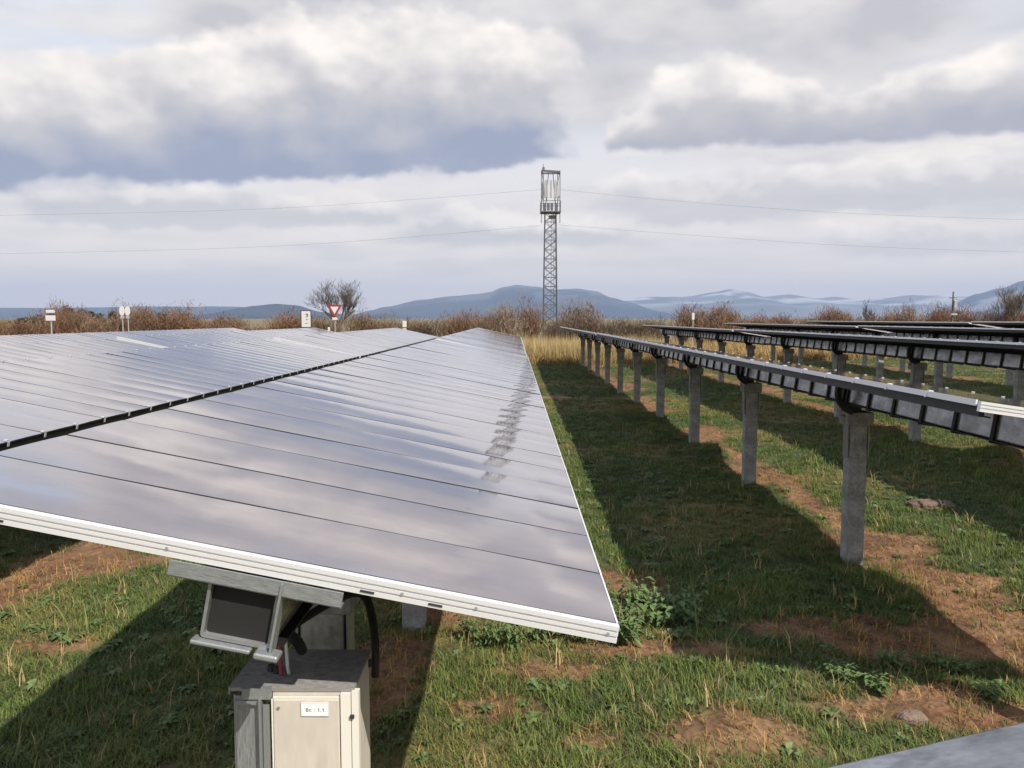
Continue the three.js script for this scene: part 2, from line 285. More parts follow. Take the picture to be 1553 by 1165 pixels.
// ------------------------------------------------------------------ solar tables
const TW = 1.84, TUBE = 0.176, TUBE_Y = -0.14;          // table width along its slope, torque tube side, tube centre below the glass
function moduleGeometry(l, seed) {
  const r = rng(seed), g = new THREE.BoxGeometry(TW, 0.008, l, 10, 1, 4), p = g.attributes.position;
  const bow = 0.0010 + r() * 0.0016, tw = (r() - 0.5) * 0.0022, edge = (r() - 0.5) * 0.003, ph = r() * 6;
  for (let i = 0; i < p.count; i++) { const a = p.getX(i) / TW * 2, b = p.getZ(i) / l * 2; p.setY(i, p.getY(i) - bow * b * b + tw * a * b - edge * a * a * a * b + 0.0006 * Math.sin(a * 5 + ph)); }
  g.computeVertexNormals(); return g;
}
const boxUV = (g, s = 1) => { const p = g.attributes.position, n = g.attributes.normal, uv = g.attributes.uv; for (let i = 0; i < p.count; i++) { const ax = Math.abs(n.getX(i)), ay = Math.abs(n.getY(i)), az = Math.abs(n.getZ(i)); if (ax >= ay && ax >= az) uv.setXY(i, p.getZ(i) * s, p.getY(i) * s); else if (ay >= az) uv.setXY(i, p.getX(i) * s, p.getZ(i) * s); else uv.setXY(i, p.getX(i) * s, p.getY(i) * s); } return g; };
function hoopGeometry() {        // curved bearing arm on the left of the tube
  const s = new THREE.Shape(), R = 0.195, r = 0.160, a0 = 2.62, a1 = 4.5, n = 14;
  for (let i = 0; i <= n; i++) { const a = mix(a0, a1, i / n); s[i ? 'lineTo' : 'moveTo'](R * Math.cos(a), R * Math.sin(a)); }
  for (let i = n; i >= 0; i--) { const a = mix(a0, a1, i / n); s.lineTo(r * Math.cos(a), r * Math.sin(a)); }
  return ext(s, 0.06).translate(0, 0, -0.03);
}
const HOOP = hoopGeometry();
function railProfile() {         // end rail section (z to the front, y up), two grooves in its face
  const s = new THREE.Shape(); const f = 0.022, h = 0.042;
  s.moveTo(0, 0); s.lineTo(0, -h); s.lineTo(f, -h); s.lineTo(f, -h + 0.012); s.lineTo(f - 0.007, -h + 0.012); s.lineTo(f - 0.007, -h + 0.017); s.lineTo(f, -h + 0.017);
  s.lineTo(f, -h + 0.026); s.lineTo(f - 0.007, -h + 0.026); s.lineTo(f - 0.007, -h + 0.031); s.lineTo(f, -h + 0.031); s.lineTo(f, 0); s.closePath(); return s;
}
const END_RAIL = (() => { const g = ext(railProfile(), TW + 0.01); g.rotateY(-Math.PI / 2); return g.translate((TW + 0.01) / 2, 0, 0); })();
const POSTG = new Map();
const shadedModules = new Map();

function solarTable({ label, axis, z0, z1, hc, tilt, postZ, groundY = 0, seed = 1, clipless = false, depth = 0.056, cap = false, cs = 1 }) {
  const t = thing('solar_table', label, 'solar table', [axis, groundY, z0], 'rows of tilted solar tables');
  const len = z0 - z1, n = Math.round(len / 0.41), p = len / n, r = rng(seed);
  const tiltM = new THREE.Matrix4().makeRotationZ(-tilt).setPosition(0, hc - groundY, 0);
  const put = (m, x, y, z, rx = 0, rz = 0) => { const loc = new THREE.Matrix4().makeRotationFromEuler(new THREE.Euler(rx, 0, rz)).setPosition(x, y, z); tiltM.clone().multiply(loc).decompose(m.position, m.quaternion, m.scale); return m; };
  const key = p.toFixed(4);
  if (!shadedModules.has(key)) shadedModules.set(key, [11, 12, 13, 14, 15, 16].map(s => moduleGeometry(p - 0.011, s)));
  const geos = shadedModules.get(key);
  const cross = boxUV(mergeGeometries([bx(TW - 0.13, 0.04, 0.035, 0, -0.032, 0), bx(0.012, TUBE + 0.03, 0.035, -TUBE / 2 - 0.008, TUBE_Y - 0.002, 0), bx(0.012, TUBE + 0.03, 0.035, TUBE / 2 + 0.008, TUBE_Y - 0.002, 0), bx(TUBE + 0.028, 0.010, 0.035, 0, TUBE_Y - TUBE / 2 - 0.0145, 0)]));
  const clips = [];
  for (let i = 0; i < n; i++) {
    const z = -(i + 0.5) * p;
    const gm = M.glass[Math.floor(r() * 3)];
    const m = obj('solar_panel', geos[Math.floor(r() * geos.length)], [M.dark, M.dark, gm, M.under, M.dark, M.dark], t);
    put(m, 0, -0.004, z, (r() - 0.5) * 0.007, (r() - 0.5) * 0.004);
    if (i) {
      put(obj('cross_rail', cross, M.black, t), 0, 0, -i * p);
      for (const s of [-1, 1]) { if (!clipless) clips.push(bx(0.022, 0.008, 0.022 * cs, s * (TW / 2 - 0.006), 0.007, -i * p), bx(0.006, 0.030 * cs, 0.018 * cs, s * (TW / 2 + 0.0125), -0.014, -i * p)); }
    }
  }
  if (clips.length) stuff(put(obj('panel_clips', clips, M.clip, t), 0, 0, 0));
  if (clipless) put(obj('edge_trim', [bx(0.005, 0.007, len - 0.01, TW / 2 + 0.0035, -0.004, -len / 2)], M.alu, t), 0, 0, 0);
  for (const s of [-1, 1]) put(obj('edge_rail', [bx(0.022, depth, len - 0.002, 0, 0, 0), bx(0.03, 0.006, len - 0.002, -s * 0.026, depth / 2 - 0.003, 0), bx(0.03, 0.006, len - 0.002, -s * 0.026, 0.003 - depth / 2, 0)], M.black, t), s * (TW / 2 - 0.022), -0.0105 - depth / 2, -len / 2);
  put(obj('end_rail', END_RAIL, M.alu, t), 0, 0.0005, 0.006);
  const er = obj('end_rail', END_RAIL, M.alu, t); put(er, 0, 0.0005, -len - 0.028);
  if (cap) put(obj('edge_cap', bx(0.008, 0.026, len - 0.01, -TW / 2 - 0.005, -0.008, -len / 2), M.cap, t), 0, 0, 0);
  // square torque tube, open at the ends
  const sq = (a, rr) => { const s = new THREE.Shape(); s.moveTo(-a + rr, -a); s.lineTo(a - rr, -a); s.quadraticCurveTo(a, -a, a, -a + rr); s.lineTo(a, a - rr); s.quadraticCurveTo(a, a, a - rr, a); s.lineTo(-a + rr, a); s.quadraticCurveTo(-a, a, -a, a - rr); s.lineTo(-a, -a + rr); s.quadraticCurveTo(-a, -a, -a + rr, -a); return s; };
  const sh = sq(TUBE / 2, 0.012); sh.holes.push(sq(TUBE / 2 - 0.008, 0.010));
  const tube = boxUV(ext(sh, len + 0.03)); tube.translate(0, TUBE_Y, -len - 0.01);
  const tb = put(obj('torque_tube', tube, M.tube, t), 0, 0, 0);
  obj('tube_shade_plate', bx(TUBE - 0.017, TUBE - 0.017, 0.006, 0, TUBE_Y, -0.002), M.hollowShade, tb);  // added dark plate, paints the shade inside the open tube
  obj('tube_flange', bx(TUBE + 0.045, 0.006, len - 0.06, 0, TUBE_Y - TUBE / 2 - 0.0045, -len / 2), M.black, tb);
  put(obj('sun_slit_blocker', bx(TW - 0.02, 0.022, 0.022, 0, -0.022, -0.0055), M.black, t), 0, 0, 0);  // added strip, keeps sunlight out of the gap behind the end rail
  // posts
  for (const pz of postZ) {
    if (pz > z0 - 0.1 || pz < z1 + 0.1) continue;
    const lz = pz - z0, top = hc - groundY + TUBE_Y - 0.155;
    const k = top.toFixed(3);
    if (!POSTG.has(k)) POSTG.set(k, [boxUV(new RoundedBoxGeometry(0.145, top + 0.5 - 0.11, 0.125, 1, 0.006)), boxUV(new RoundedBoxGeometry(0.215, 0.11, 0.19, 1, 0.006))]);
    const [pg, cg] = POSTG.get(k);
    const post = obj('concrete_post', pg, M.concrete, t); post.position.set(0, (top - 0.11 - 0.5) / 2, lz); post.rotation.y = (r() - 0.5) * 0.05;
    const cap = obj('post_cap', cg, M.concrete, post); cap.position.set(0, (top + 0.5 - 0.11) / 2 + 0.055, 0);
    for (const s of [-1, 1]) { const pl = obj('side_plate', bx(0.008, 0.26, 0.09), M.zinc, post); pl.position.set(s * 0.086, (top + 0.5 - 0.11) / 2 - 0.131, 0.01); }
    put(obj('bearing', [bx(TUBE + 0.05, TUBE + 0.05, 0.13, 0, TUBE_Y, 0), bx(0.12, 0.12, 0.10, 0, TUBE_Y - TUBE / 2 - 0.06, 0)], M.black, t), 0, 0, lz);
    put(obj('bearing_arm', HOOP, M.black, t), 0, TUBE_Y + 0.01, lz + 0.10);
  }
  return { t, put, n, p, len };
}
const POSTS = []; for (let k = -1; k < 12; k++) POSTS.push(-6.8 + 0.0 - 3.06 * (k - 0));
const postR = []; for (let z = -3.74; z > -35; z -= 3.06) postR.push(z);
const postN = [-2.76, -5.2]; for (let z = -8.36; z > -35; z -= 3.06) postN.push(z);
const postL = postR.map(z => z - 1.25);
const gAt = (x) => Math.max(0, x - 3.2) * 0.018;
const nearT = solarTable({ label: 'large near solar table at lower left, its white front rail above the combiner box', axis: ROWS.near, z0: -2.0, z1: -16.05, hc: 1.422, tilt: 0.195, postZ: postN, seed: 21, clipless: true, depth: 0.038 });
solarTable({ label: 'far half of the near left solar row, its end left of the mast', axis: ROWS.near, z0: -16.2, z1: -35, hc: 1.415, tilt: 0.212, postZ: postN, seed: 22 });
solarTable({ label: 'solar table behind the dark clipped gap at far left, second row from the near table', axis: ROWS.l1, z0: -2.3, z1: -17.1, hc: 1.40, tilt: 0.196, postZ: postL, seed: 31, depth: 0.072 });
solarTable({ label: 'far end of the second left solar row, beyond its white rail, below the yield sign', axis: ROWS.l1, z0: -17.25, z1: -35, hc: 1.41, tilt: 0.215, postZ: postL, seed: 32, depth: 0.072 });
solarTable({ label: 'third left solar row, its upper edge seen below the white signs at far left', axis: ROWS.l2, z0: -2.6, z1: -17.5, hc: 1.40, tilt: 0.196, postZ: postL, seed: 41, depth: 0.072 });
solarTable({ label: 'far part of the third left solar row, beyond the white strip at upper left', axis: ROWS.l2, z0: -17.65, z1: -35, hc: 1.42, tilt: 0.21, postZ: postL, seed: 42, depth: 0.072 });
solarTable({ label: 'outermost left solar row, only a thin strip under the brown hedge at the left edge', axis: ROWS.l3, z0: -4.0, z1: -35, hc: 1.42, tilt: 0.2, postZ: postL, seed: 51, depth: 0.072 });
solarTable({ label: 'first right solar table, shaded underside, foremost concrete post in full view', axis: ROWS.r1, z0: -3.40, z1: -19.5, hc: 1.527, tilt: 0.144, postZ: postR, groundY: gAt(ROWS.r1), seed: 61, cap: true, cs: 0.7, depth: 0.054 });
solarTable({ label: 'far end of the first right solar row, its tip in front of the yellow reeds', axis: ROWS.r1, z0: -19.65, z1: -35, hc: 1.50, tilt: 0.165, postZ: postR, groundY: gAt(ROWS.r1), seed: 62, cap: true, cs: 0.7, depth: 0.054 });
solarTable({ label: 'second right solar table, dark underside band above the middle of the first right row', axis: ROWS.r2, z0: -3.9, z1: -20.4, hc: 1.60, tilt: 0.150, postZ: postR, groundY: gAt(ROWS.r2), seed: 71, cap: true, cs: 0.7, depth: 0.054 });
solarTable({ label: 'far end of the second right solar row, left of its small white rail end', axis: ROWS.r2, z0: -20.55, z1: -35, hc: 1.58, tilt: 0.160, postZ: postR, groundY: gAt(ROWS.r2), seed: 72, cap: true, cs: 0.7, depth: 0.054 });
solarTable({ label: 'third right solar table, thin dark band just above the second right row', axis: ROWS.r3, z0: -4.4, z1: -21.4, hc: 1.68, tilt: 0.150, postZ: postR, groundY: gAt(ROWS.r3), seed: 81, cap: true, cs: 0.7, depth: 0.054 });
solarTable({ label: 'far end of the third right solar row, dark tip left of a slanting white rail', axis: ROWS.r3, z0: -21.55, z1: -35, hc: 1.66, tilt: 0.160, postZ: postR, groundY: gAt(ROWS.r3), seed: 82, cap: true, cs: 0.7, depth: 0.054 });
solarTable({ label: 'fourth right solar table, topmost dark band at the right edge below the bare trees', axis: ROWS.r4, z0: -4.9, z1: -22.4, hc: 1.78, tilt: 0.150, postZ: postR, groundY: gAt(ROWS.r4), seed: 91, cap: true, cs: 0.7, depth: 0.054 });
solarTable({ label: 'far end of the fourth right solar row, thin black tip below the small bare tree', axis: ROWS.r4, z0: -22.55, z1: -35, hc: 1.76, tilt: 0.150, postZ: postR, groundY: gAt(ROWS.r4), seed: 92, cap: true, cs: 0.7, depth: 0.054 });

// ends of the near table: bracket under the rail, lips under the tube, slots and screws in the rail
{
  const { t, put } = nearT;
  put(obj('tube_bracket', [bx(0.43, 0.036, 0.006, 0.03, -0.0625, 0.036), bx(0.43, 0.005, 0.05, 0.03, -0.083, 0.008)], M.zinc, t), 0, 0, 0);
  put(obj('tube_lip', [rbx(0.150, 0.012, 0.04, 0.005, -0.030, TUBE_Y - TUBE / 2 - 0.009, 0.02), rbx(0.062, 0.018, 0.05, 0.007, 0.088, TUBE_Y - TUBE / 2 - 0.008, 0.03)], M.zinc, t), 0, 0, 0);
  put(obj('tube_side_plate', [bx(0.006, TUBE + 0.006, 0.05, TUBE / 2 + 0.007, TUBE_Y, 0.02)], M.zinc, t), 0, 0, 0);
  for (const x of [-0.86, -0.62, 0.30, 0.47]) put(obj('rail_slot', bx(0.035, 0.005, 0.002, x, -0.0325, 0.0295), M.dark, t), 0, 0, 0);
  for (const x of [-0.74, -0.2, 0.385, 0.57, 0.9]) { const c = new THREE.CylinderGeometry(0.004, 0.004, 0.006, 8); c.rotateX(Math.PI / 2); put(obj('rail_screw', c.translate(x, -0.0205, 0.0285), M.signGrey, t), 0, 0, 0); }
}

// ------------------------------------------------------------------ combiner box under the near table
{
  const t = thing('combiner_box', 'cream metal combiner box with shade-darkened lid and white label under near table', 'electrical box', [-0.608, 0, -2.31]);
  t.scale.x = 1.07;
  const fz = 0.13, topY = 0.985;
  obj('box_body', [bx(0.205, 0.70, 0.25, 0.050, topY - 0.353, 0), bx(0.06, 0.30, 0.06, 0.05, 0.15, 0)], M.cream, t);
  obj('door', rbx(0.170, 0.66, 0.012, 0.004, 0.035, topY - 0.352, fz + 0.0025), M.cream, t);
  obj('door_edge', [bx(0.004, 0.66, 0.006, -0.0523, topY - 0.352, fz + 0.0035), bx(0.170, 0.005, 0.006, 0.035, topY - 0.0185, fz + 0.0035)], M.creamEdge, t);
  obj('frame_strip', [bx(0.026, 0.685, 0.014, 0.1365, topY - 0.348, fz + 0.003), bx(0.018, 0.69, 0.024, 0.1605, topY - 0.345, fz - 0.003)], M.creamEdge, t);
  obj('latch', bx(0.010, 0.009, 0.014, 0.1535, topY - 0.068, fz + 0.010), M.dark, t);
  obj('hinge', bx(0.006, 0.022, 0.012, 0.1560, topY - 0.03, -0.118), M.dark, t);
  // galvanised side channel
  obj('side_channel', [bx(0.072, 0.72, 0.006, -0.112, topY - 0.375, fz - 0.002), bx(0.006, 0.72, 0.10, -0.151, topY - 0.375, fz - 0.055), bx(0.006, 0.72, 0.03, -0.079, topY - 0.375, fz + 0.010), bx(0.016, 0.70, 0.006, -0.066, topY - 0.385, fz + 0.012)], M.zinc, t);
  obj('channel_bracket', [bx(0.072, 0.03, 0.02, -0.090, topY - 0.004, fz + 0.006), bx(0.06, 0.012, 0.012, -0.115, topY - 0.03, fz + 0.007)], M.zinc, t);
  for (const [gx, gz] of [[-0.085, 0.02], [-0.065, 0.035]]) obj('cable_gland', new THREE.CylinderGeometry(0.009, 0.011, 0.018, 10).translate(gx, topY + 0.0165, gz), M.dark, t);
  for (const [gx, gy] of [[-0.035, -0.045], [-0.035, -0.6], [0.107, -0.6]]) { const c = new THREE.CylinderGeometry(0.004, 0.004, 0.004, 10); c.rotateX(Math.PI / 2); obj('door_screw', c.translate(gx, topY + gy, fz + 0.0105), M.zinc, t); }
  obj('lid', [bx(0.318, 0.010, 0.262, -0.002, topY + 0.002, -0.002), bx(0.004, 0.02, 0.262, -0.1635, topY - 0.003, -0.002)], M.lid, t);
  const cv = document.createElement('canvas'); cv.width = 256; cv.height = 128; const c = cv.getContext('2d');
  c.fillStyle = '#f4f4f2'; c.fillRect(0, 0, 256, 128); c.fillStyle = '#55524f'; c.font = 'bold 52px sans-serif'; c.textBaseline = 'middle'; c.fillText('Bc', 38, 68); c.fillStyle = '#777'; c.fillText(':', 118, 64); c.fillStyle = '#55524f'; c.fillText('1.1', 150, 68);
  const tx = new THREE.CanvasTexture(cv); tx.colorSpace = THREE.SRGBColorSpace;
  const lb = obj('label_plate', new RoundedBoxGeometry(0.072, 0.040, 0.003, 2, 0.0014), M.white, t); lb.position.set(0.058, topY - 0.049, fz + 0.0102);
  const pr = obj('label_print', new THREE.PlaneGeometry(0.068, 0.034), std({ map: tx, roughness: 0.5 }), lb); pr.position.set(0, 0, 0.0018);
}
// cables
{
  const tube = (pts, r, n = 40) => new THREE.TubeGeometry(new THREE.CatmullRomCurve3(pts.map(p => new THREE.Vector3(...p))), n, r, 8);
  const d = 2.36;
  tag(obj('conduit', tube([at(436, 960, 2.30), at(470, 938, 2.33), at(505, 918, d), at(535, 908, d + .03), at(549, 915, d + .05), at(558, 945, d + .05), at(563, 990, d + .04), at(562, 1040, 2.47)], 0.0125), M.cable), 'black ribbed conduit arching over the combiner box and down behind it', 'cable');
  tag(obj('conduit', tube([at(412, 880, 2.33), at(417, 930, 2.30), at(423, 965, 2.26), at(440, 985, 2.3), at(448, 1000, 2.36)], 0.016), M.cable), 'thick black conduit hanging beside the open end of the square tube', 'cable');
  tag(obj('red_cable', tube([at(416, 970, 2.27), at(413, 1000, 2.27), at(414, 1022, 2.27), at(415, 1040, 2.25)], 0.006), M.redCable), 'short red cable entering the lid of the combiner box', 'cable');
  tag(obj('white_cable', tube([at(422, 975, 2.27), at(424, 1005, 2.27), at(425, 1025, 2.27), at(427, 1038, 2.25)], 0.005), M.white), 'short white cable beside the red one on the combiner box lid', 'cable');
}
// cabinet whose top corner enters the frame
{
  const t = thing('metal_cabinet', 'bluish grey galvanised sheet-metal cabinet top at the bottom right corner', 'cabinet', [0.845, 0, -1.155]);
  t.rotation.y = 0.355;
  const lid = new RoundedBoxGeometry(1.0, 0.03, 0.42, 3, 0.012); boxUV(lid, 1.2);
  const l = obj('cabinet_lid', lid, M.sheet, t); l.position.set(0.05, 1.285, 0);
  obj('cabinet_body', boxUV(bx(0.94, 1.26, 0.36, 0.05, 0.635, 0)), M.zinc, t);
  obj('cabinet_door', boxUV(rbx(0.86, 1.1, 0.012, 0.004, 0.05, 0.66, 0.188)), M.zinc, t);
}

// ------------------------------------------------------------------ mast and wires
{
  const D = 120, b = at(834, 490, D), x0 = b[0], z0 = -D, K = F / D;
  const Y = (py) => CAM_Y + (CY - py) / K;
  const t = thing('lattice_mast', 'slender grey lattice mast with antennas on top, standing behind the hedge', 'mast', [x0, 0, z0]);
  const yT = Y(325), legs = [], brace = [], wB = 1.0, wT = 0.78, w = (y) => mix(wB, wT, y / yT);
  for (const [sx, sz] of [[-1, -1], [1, -1], [1, 1], [-1, 1]]) obj('leg', bar([sx * wB, 0, sz * wB], [sx * wT, yT + 0.4, sz * wT], 0.085, 6), M.mast, t);
  const nB = 13;
  for (let i = 0; i < nB; i++) {
    const y0 = yT * i / nB, y1 = yT * (i + 1) / nB, a = w(y0), c = w(y1);
    for (const f of [0, 1, 2, 3]) {
      const rot = (x, y, z) => f === 0 ? [x, y, z] : f === 1 ? [z, y, -x] : f === 2 ? [-x, y, -z] : [-z, y, x];
      brace.push(bar(rot(-a, y0, a), rot(c, y1, c), 0.035, 4), bar(rot(a, y0, a), rot(-c, y1, c), 0.035, 4), bar(rot(-c, y1, c), rot(c, y1, c), 0.035, 4));
    }
  }
  obj('bracing', brace, M.mast, t);
  obj('ladder', [bar([0.1, 0.5, 0.6], [0.1, yT, 0.55], 0.03, 4), bar([0.5, 0.5, 0.6], [0.5, yT, 0.55], 0.03, 4)], M.mast, t);
  // service platform with cabinets
  obj('platform', [bx(2.9, 0.14, 2.6, 0, yT, 0), bar([-1.4, yT, 1.25], [-1.4, yT + 1.5, 1.25], 0.04, 4), bar([1.4, yT, 1.25], [1.4, yT + 1.5, 1.25], 0.04, 4), bar([-1.4, yT + 1.5, 1.25], [1.4, yT + 1.5, 1.25], 0.045, 4), bar([-1.4, yT + 0.8, 1.25], [1.4, yT + 0.8, 1.25], 0.04, 4), bar([-1.4, yT, -1.25], [-1.4, yT + 1.5, -1.25], 0.04, 4), bar([1.4, yT, -1.25], [1.4, yT + 1.5, -1.25], 0.04, 4), bar([-1.4, yT + 1.5, -1.25], [1.4, yT + 1.5, -1.25], 0.045, 4)], M.mast, t);
  for (const x of [-0.85, -0.35, 0.15, 0.75]) obj('radio_unit', rbx(0.38, 0.95, 0.3, 0.03, x, yT + 0.65, 1.1), M.mast, t);
  obj('cable_box', rbx(0.9, 0.45, 0.5, 0.03, 0.2, yT - 0.75, 0.9), M.dark, t);
  // antenna poles and panels around the head
  const yH = Y(266);
  for (const [x, z, k] of [[-1.32, 0.9, 1], [-1.0, -0.6, 0.6], [1.32, 0.9, 1], [1.05, -0.6, 0.6]]) obj('antenna_pole', bar([x, yT - (k > 0.9 ? 1.6 : 0.2), z], [x, yH + 0.1, z], 0.055, 6), M.mast, t);
  for (const [x, z, ry, tip] of [[-0.98, 1.15, -0.5, 0.16], [-0.62, 1.2, -0.2, 0.06], [0.02, 1.3, 0, 0], [0.66, 1.2, 0.2, -0.06], [1.0, 1.15, 0.5, -0.16], [-1.15, -0.7, 2.4, 0.1], [1.15, -0.7, -2.4, -0.1]]) {
    const a = obj('panel_antenna', rbx(0.30, 2.5, 0.16, 0.05), M.antenna, t); a.position.set(x * 0.95, mix(yT, yH, 0.56), z); a.rotation.set(0, ry, tip * 0.8);
    const bk = obj('antenna_bracket', [bx(0.10, 0.12, 0.22, 0, 0.85, -0.17), bx(0.10, 0.12, 0.22, 0, -0.85, -0.17)], M.mast, a);
  }
  obj('head_ring', [bx(2.7, 0.26, 0.24, 0, yH, 1.0, 0, 0, -0.06), bx(2.6, 0.22, 0.2, 0, yH, -0.7), bx(0.2, 0.22, 1.7, -1.25, yH, 0.15), bx(0.2, 0.22, 1.7, 1.25, yH - 0.05, 0.15), bx(0.34, 0.5, 0.3, -1.05, yH + 0.3, 1.0)], M.mast, t);
  obj('lightning_rod', bar([-1.05, yH + 0.4, 1.0], [-1.05, yH + 1.0, 1.0], 0.04, 5), M.mast, t);
  // hanging head frame braces
  obj('head_brace', [bar([-1.3, yH, 0.9], [-0.55, yT + 1.6, 0.9], 0.05, 4), bar([1.3, yH, 0.9], [0.55, yT + 1.6, 0.9], 0.05, 4), bar([-0.78, yT, 0.78], [-0.3, yH, 0.5], 0.05, 4), bar([0.78, yT, 0.78], [0.3, yH, 0.5], 0.05, 4)], M.mast, t);
  // overhead wires: [photo column, photo row] knots at the mast's distance
  const wire = (knots, label) => {
    const pts = knots.map(([px, py]) => new THREE.Vector3(...at(px, py, D + 0.2)));
    tag(obj('overhead_wire', new THREE.TubeGeometry(new THREE.CatmullRomCurve3(pts), 90, 0.012, 5), M.wire), label, 'overhead wire', null);
  };
  wire([[-500, 335], [-200, 333], [0, 329], [412, 319], [650, 304], [820, 291]], 'upper thin overhead wire running left from the mast head');
  wire([[-500, 392], [-200, 390], [0, 386], [412, 375], [650, 359], [820, 344]], 'lower thin overhead wire running left from below the mast platform');
  wire([[846, 291], [1010, 307], [1268, 325.5], [1553, 336], [1800, 341], [2100, 345]], 'upper thin overhead wire running right from the mast head');
  wire([[846, 343], [1010, 356], [1268, 373.5], [1553, 384], [1800, 389], [2100, 393]], 'lower thin overhead wire running right from below the mast platform');
}

// ------------------------------------------------------------------ road signs beyond the tables
function post(t, h, r = 0.035, mat = M.signGrey) { return obj('sign_post', bar([0, -0.2, 0], [0, h, 0], r, 8), mat, t); }
function signAt(px, depth, name, label, cat, group) { const [x] = at(px, 0, depth); return thing(name, label, cat, [x, 0, -depth], group); }
const yAt = (py, d) => CAM_Y + (CY - py) / F * d;
{
  const d = 48;
  { // yield sign
    const t = signAt(508.5, d, 'yield_sign', 'red and white triangular yield sign on a grey post in front of the bare tree', 'road sign');
    post(t, yAt(462, d)); const s = 0.44, cy = yAt(469, d);
    const tri = (k) => { const q = new THREE.Shape(); const pts = [[-s * k, s * 0.577 * k + 0.0], [s * k, s * 0.577 * k], [0, -s * 1.155 * k]]; pts.forEach(([x, y], i) => q[i ? 'lineTo' : 'moveTo'](x, y)); q.closePath(); return q; };
    obj('sign_face', ext(tri(1), 0.02).translate(0, cy, 0.05), M.red, t);
    const inner = obj('sign_centre', ext(tri(0.56), 0.006).translate(0, cy, 0.071), M.white, t);
    obj('plate', rbx(0.30, 0.16, 0.02, 0.01, 0, yAt(483.5, d), 0.05), M.white, t);
  }
  { const t = signAt(465, d, 'information_sign', 'white upright rectangular sign with small black print, left of the yield sign', 'road sign');
    post(t, yAt(473, d)); obj('sign_edge', rbx(0.62, 1.02, 0.02, 0.02, 0, yAt(484, d), 0.04), M.dark, t); obj('sign_face', rbx(0.52, 0.92, 0.02, 0.02, 0, yAt(484, d), 0.052), M.white, t);
    const y = yAt(480, d); obj('print', [bx(0.16, 0.05, 0.004, 0.06, y + 0.13, 0.064), bx(0.10, 0.05, 0.004, 0.08, y + 0.06, 0.064), bx(0.14, 0.04, 0.004, 0.06, y - 0.02, 0.064), bx(0.07, 0.06, 0.004, 0.05, y - 0.18, 0.064), bx(0.16, 0.03, 0.004, 0.02, y - 0.40, 0.064)], M.dark, t); }
  { const t = signAt(78, 40, 'round_sign', 'white rounded sign with a dark stripe on a pale post at far left', 'road sign');
    post(t, yAt(470, 40), 0.035, M.antenna); obj('sign_face', rbx(0.48, 0.26, 0.03, 0.013, 0, yAt(482.5, 40), 0.05), M.white, t); obj('upper_plate', rbx(0.42, 0.14, 0.03, 0.013, 0, yAt(472.5, 40), 0.05), M.white, t); obj('stripe', bx(0.36, 0.05, 0.02, 0, yAt(477, 40), 0.05), M.dark, t); }
  for (const [px, lab] of [[186.5, 'left one of two white oval sign plates side by side above the left hedge'], [195, 'right one of two white oval sign plates side by side above the left hedge']]) {
    const t = signAt(px, 46, 'oval_sign', lab, 'road sign'); post(t, yAt(477, 46)); const g = new THREE.CylinderGeometry(0.5, 0.5, 0.02, 28); g.rotateX(Math.PI / 2); g.scale(0.30, 0.53, 1); obj('sign_face', g.translate(0, yAt(471.5, 46), 0.05), M.white, t); obj('plate', bx(0.2, 0.16, 0.02, 0, yAt(481, 46), 0.05), M.antenna, t); }
  { const t = signAt(614, 44, 'small_sign', 'small white sign with yellowish lower plate, left of the middle hedge', 'road sign'); post(t, yAt(490, 44)); obj('sign_face', rbx(0.22, 0.34, 0.02, 0.01, 0, yAt(491.5, 44), 0.05), M.white, t); obj('plate', rbx(0.20, 0.16, 0.02, 0.01, 0, yAt(500, 44), 0.05), std({ color: lin(0.6, 0.5, 0.33), roughness: 0.6 }), t); }
  { const t = signAt(499, 44, 'marker_post', 'tiny white marker post just left of the yield sign', 'marker post'); obj('marker', rbx(0.11, yAt(496, 44), 0.08, 0.02, 0, yAt(496, 44) / 2, 0), M.white, t); obj('marker_cap', rbx(0.115, 0.1, 0.085, 0.02, 0, yAt(496, 44) + 0.051, 0), M.dark, t); }
  { const t = signAt(1050, 46, 'narrow_sign', 'narrow white sign on a pole behind the tip of the second right row', 'road sign'); post(t, yAt(474, 46), 0.03, M.antenna); obj('sign_face', rbx(0.14, 0.36, 0.02, 0.01, 0, yAt(480, 46), 0.05), M.white, t); }
  { const t = signAt(1441, 56, 'utility_pole', 'thin pole with pale fittings in the hedge near the right edge', 'pole'); obj('pole', bar([0, -0.3, 0], [0, yAt(443, 56), 0], 0.07, 8, 0.045), M.bark, t); obj('cross_arm', bx(0.5, 0.05, 0.05, 0, yAt(452, 56), 0), M.bark, t); obj('fitting', [rbx(0.2, 0.55, 0.15, 0.03, 0.12, yAt(462, 56), 0.1), rbx(0.42, 0.12, 0.12, 0.03, 0.05, yAt(477, 56), 0.1)], M.antenna, t); }
}

// ------------------------------------------------------------------ hedge bushes and bare trees
function ribbon(pts, w0, w1, out, r) {       // thin twig: two crossed strips along the points
  for (let k = 0; k < 1; k++) {
    const a = r() * Math.PI, sx = Math.cos(a), sz = Math.sin(a);
    for (let i = 0; i < pts.length - 1; i++) {
      const p = pts[i], q = pts[i + 1], wa = mix(w0, w1, i / (pts.length - 1)), wb = mix(w0, w1, (i + 1) / (pts.length - 1));
      out.push(p[0] - sx * wa, p[1], p[2] - sz * wa, p[0] + sx * wa, p[1], p[2] + sz * wa, q[0] + sx * wb, q[1], q[2] + sz * wb);
      out.push(p[0] - sx * wa, p[1], p[2] - sz * wa, q[0] + sx * wb, q[1], q[2] + sz * wb, q[0] - sx * wb, q[1], q[2] - sz * wb);
    }
  }
}
const soup = (a) => { const g = new THREE.BufferGeometry(); g.setAttribute('position', new THREE.Float32BufferAttribute(a, 3)); g.computeVertexNormals(); return g; };
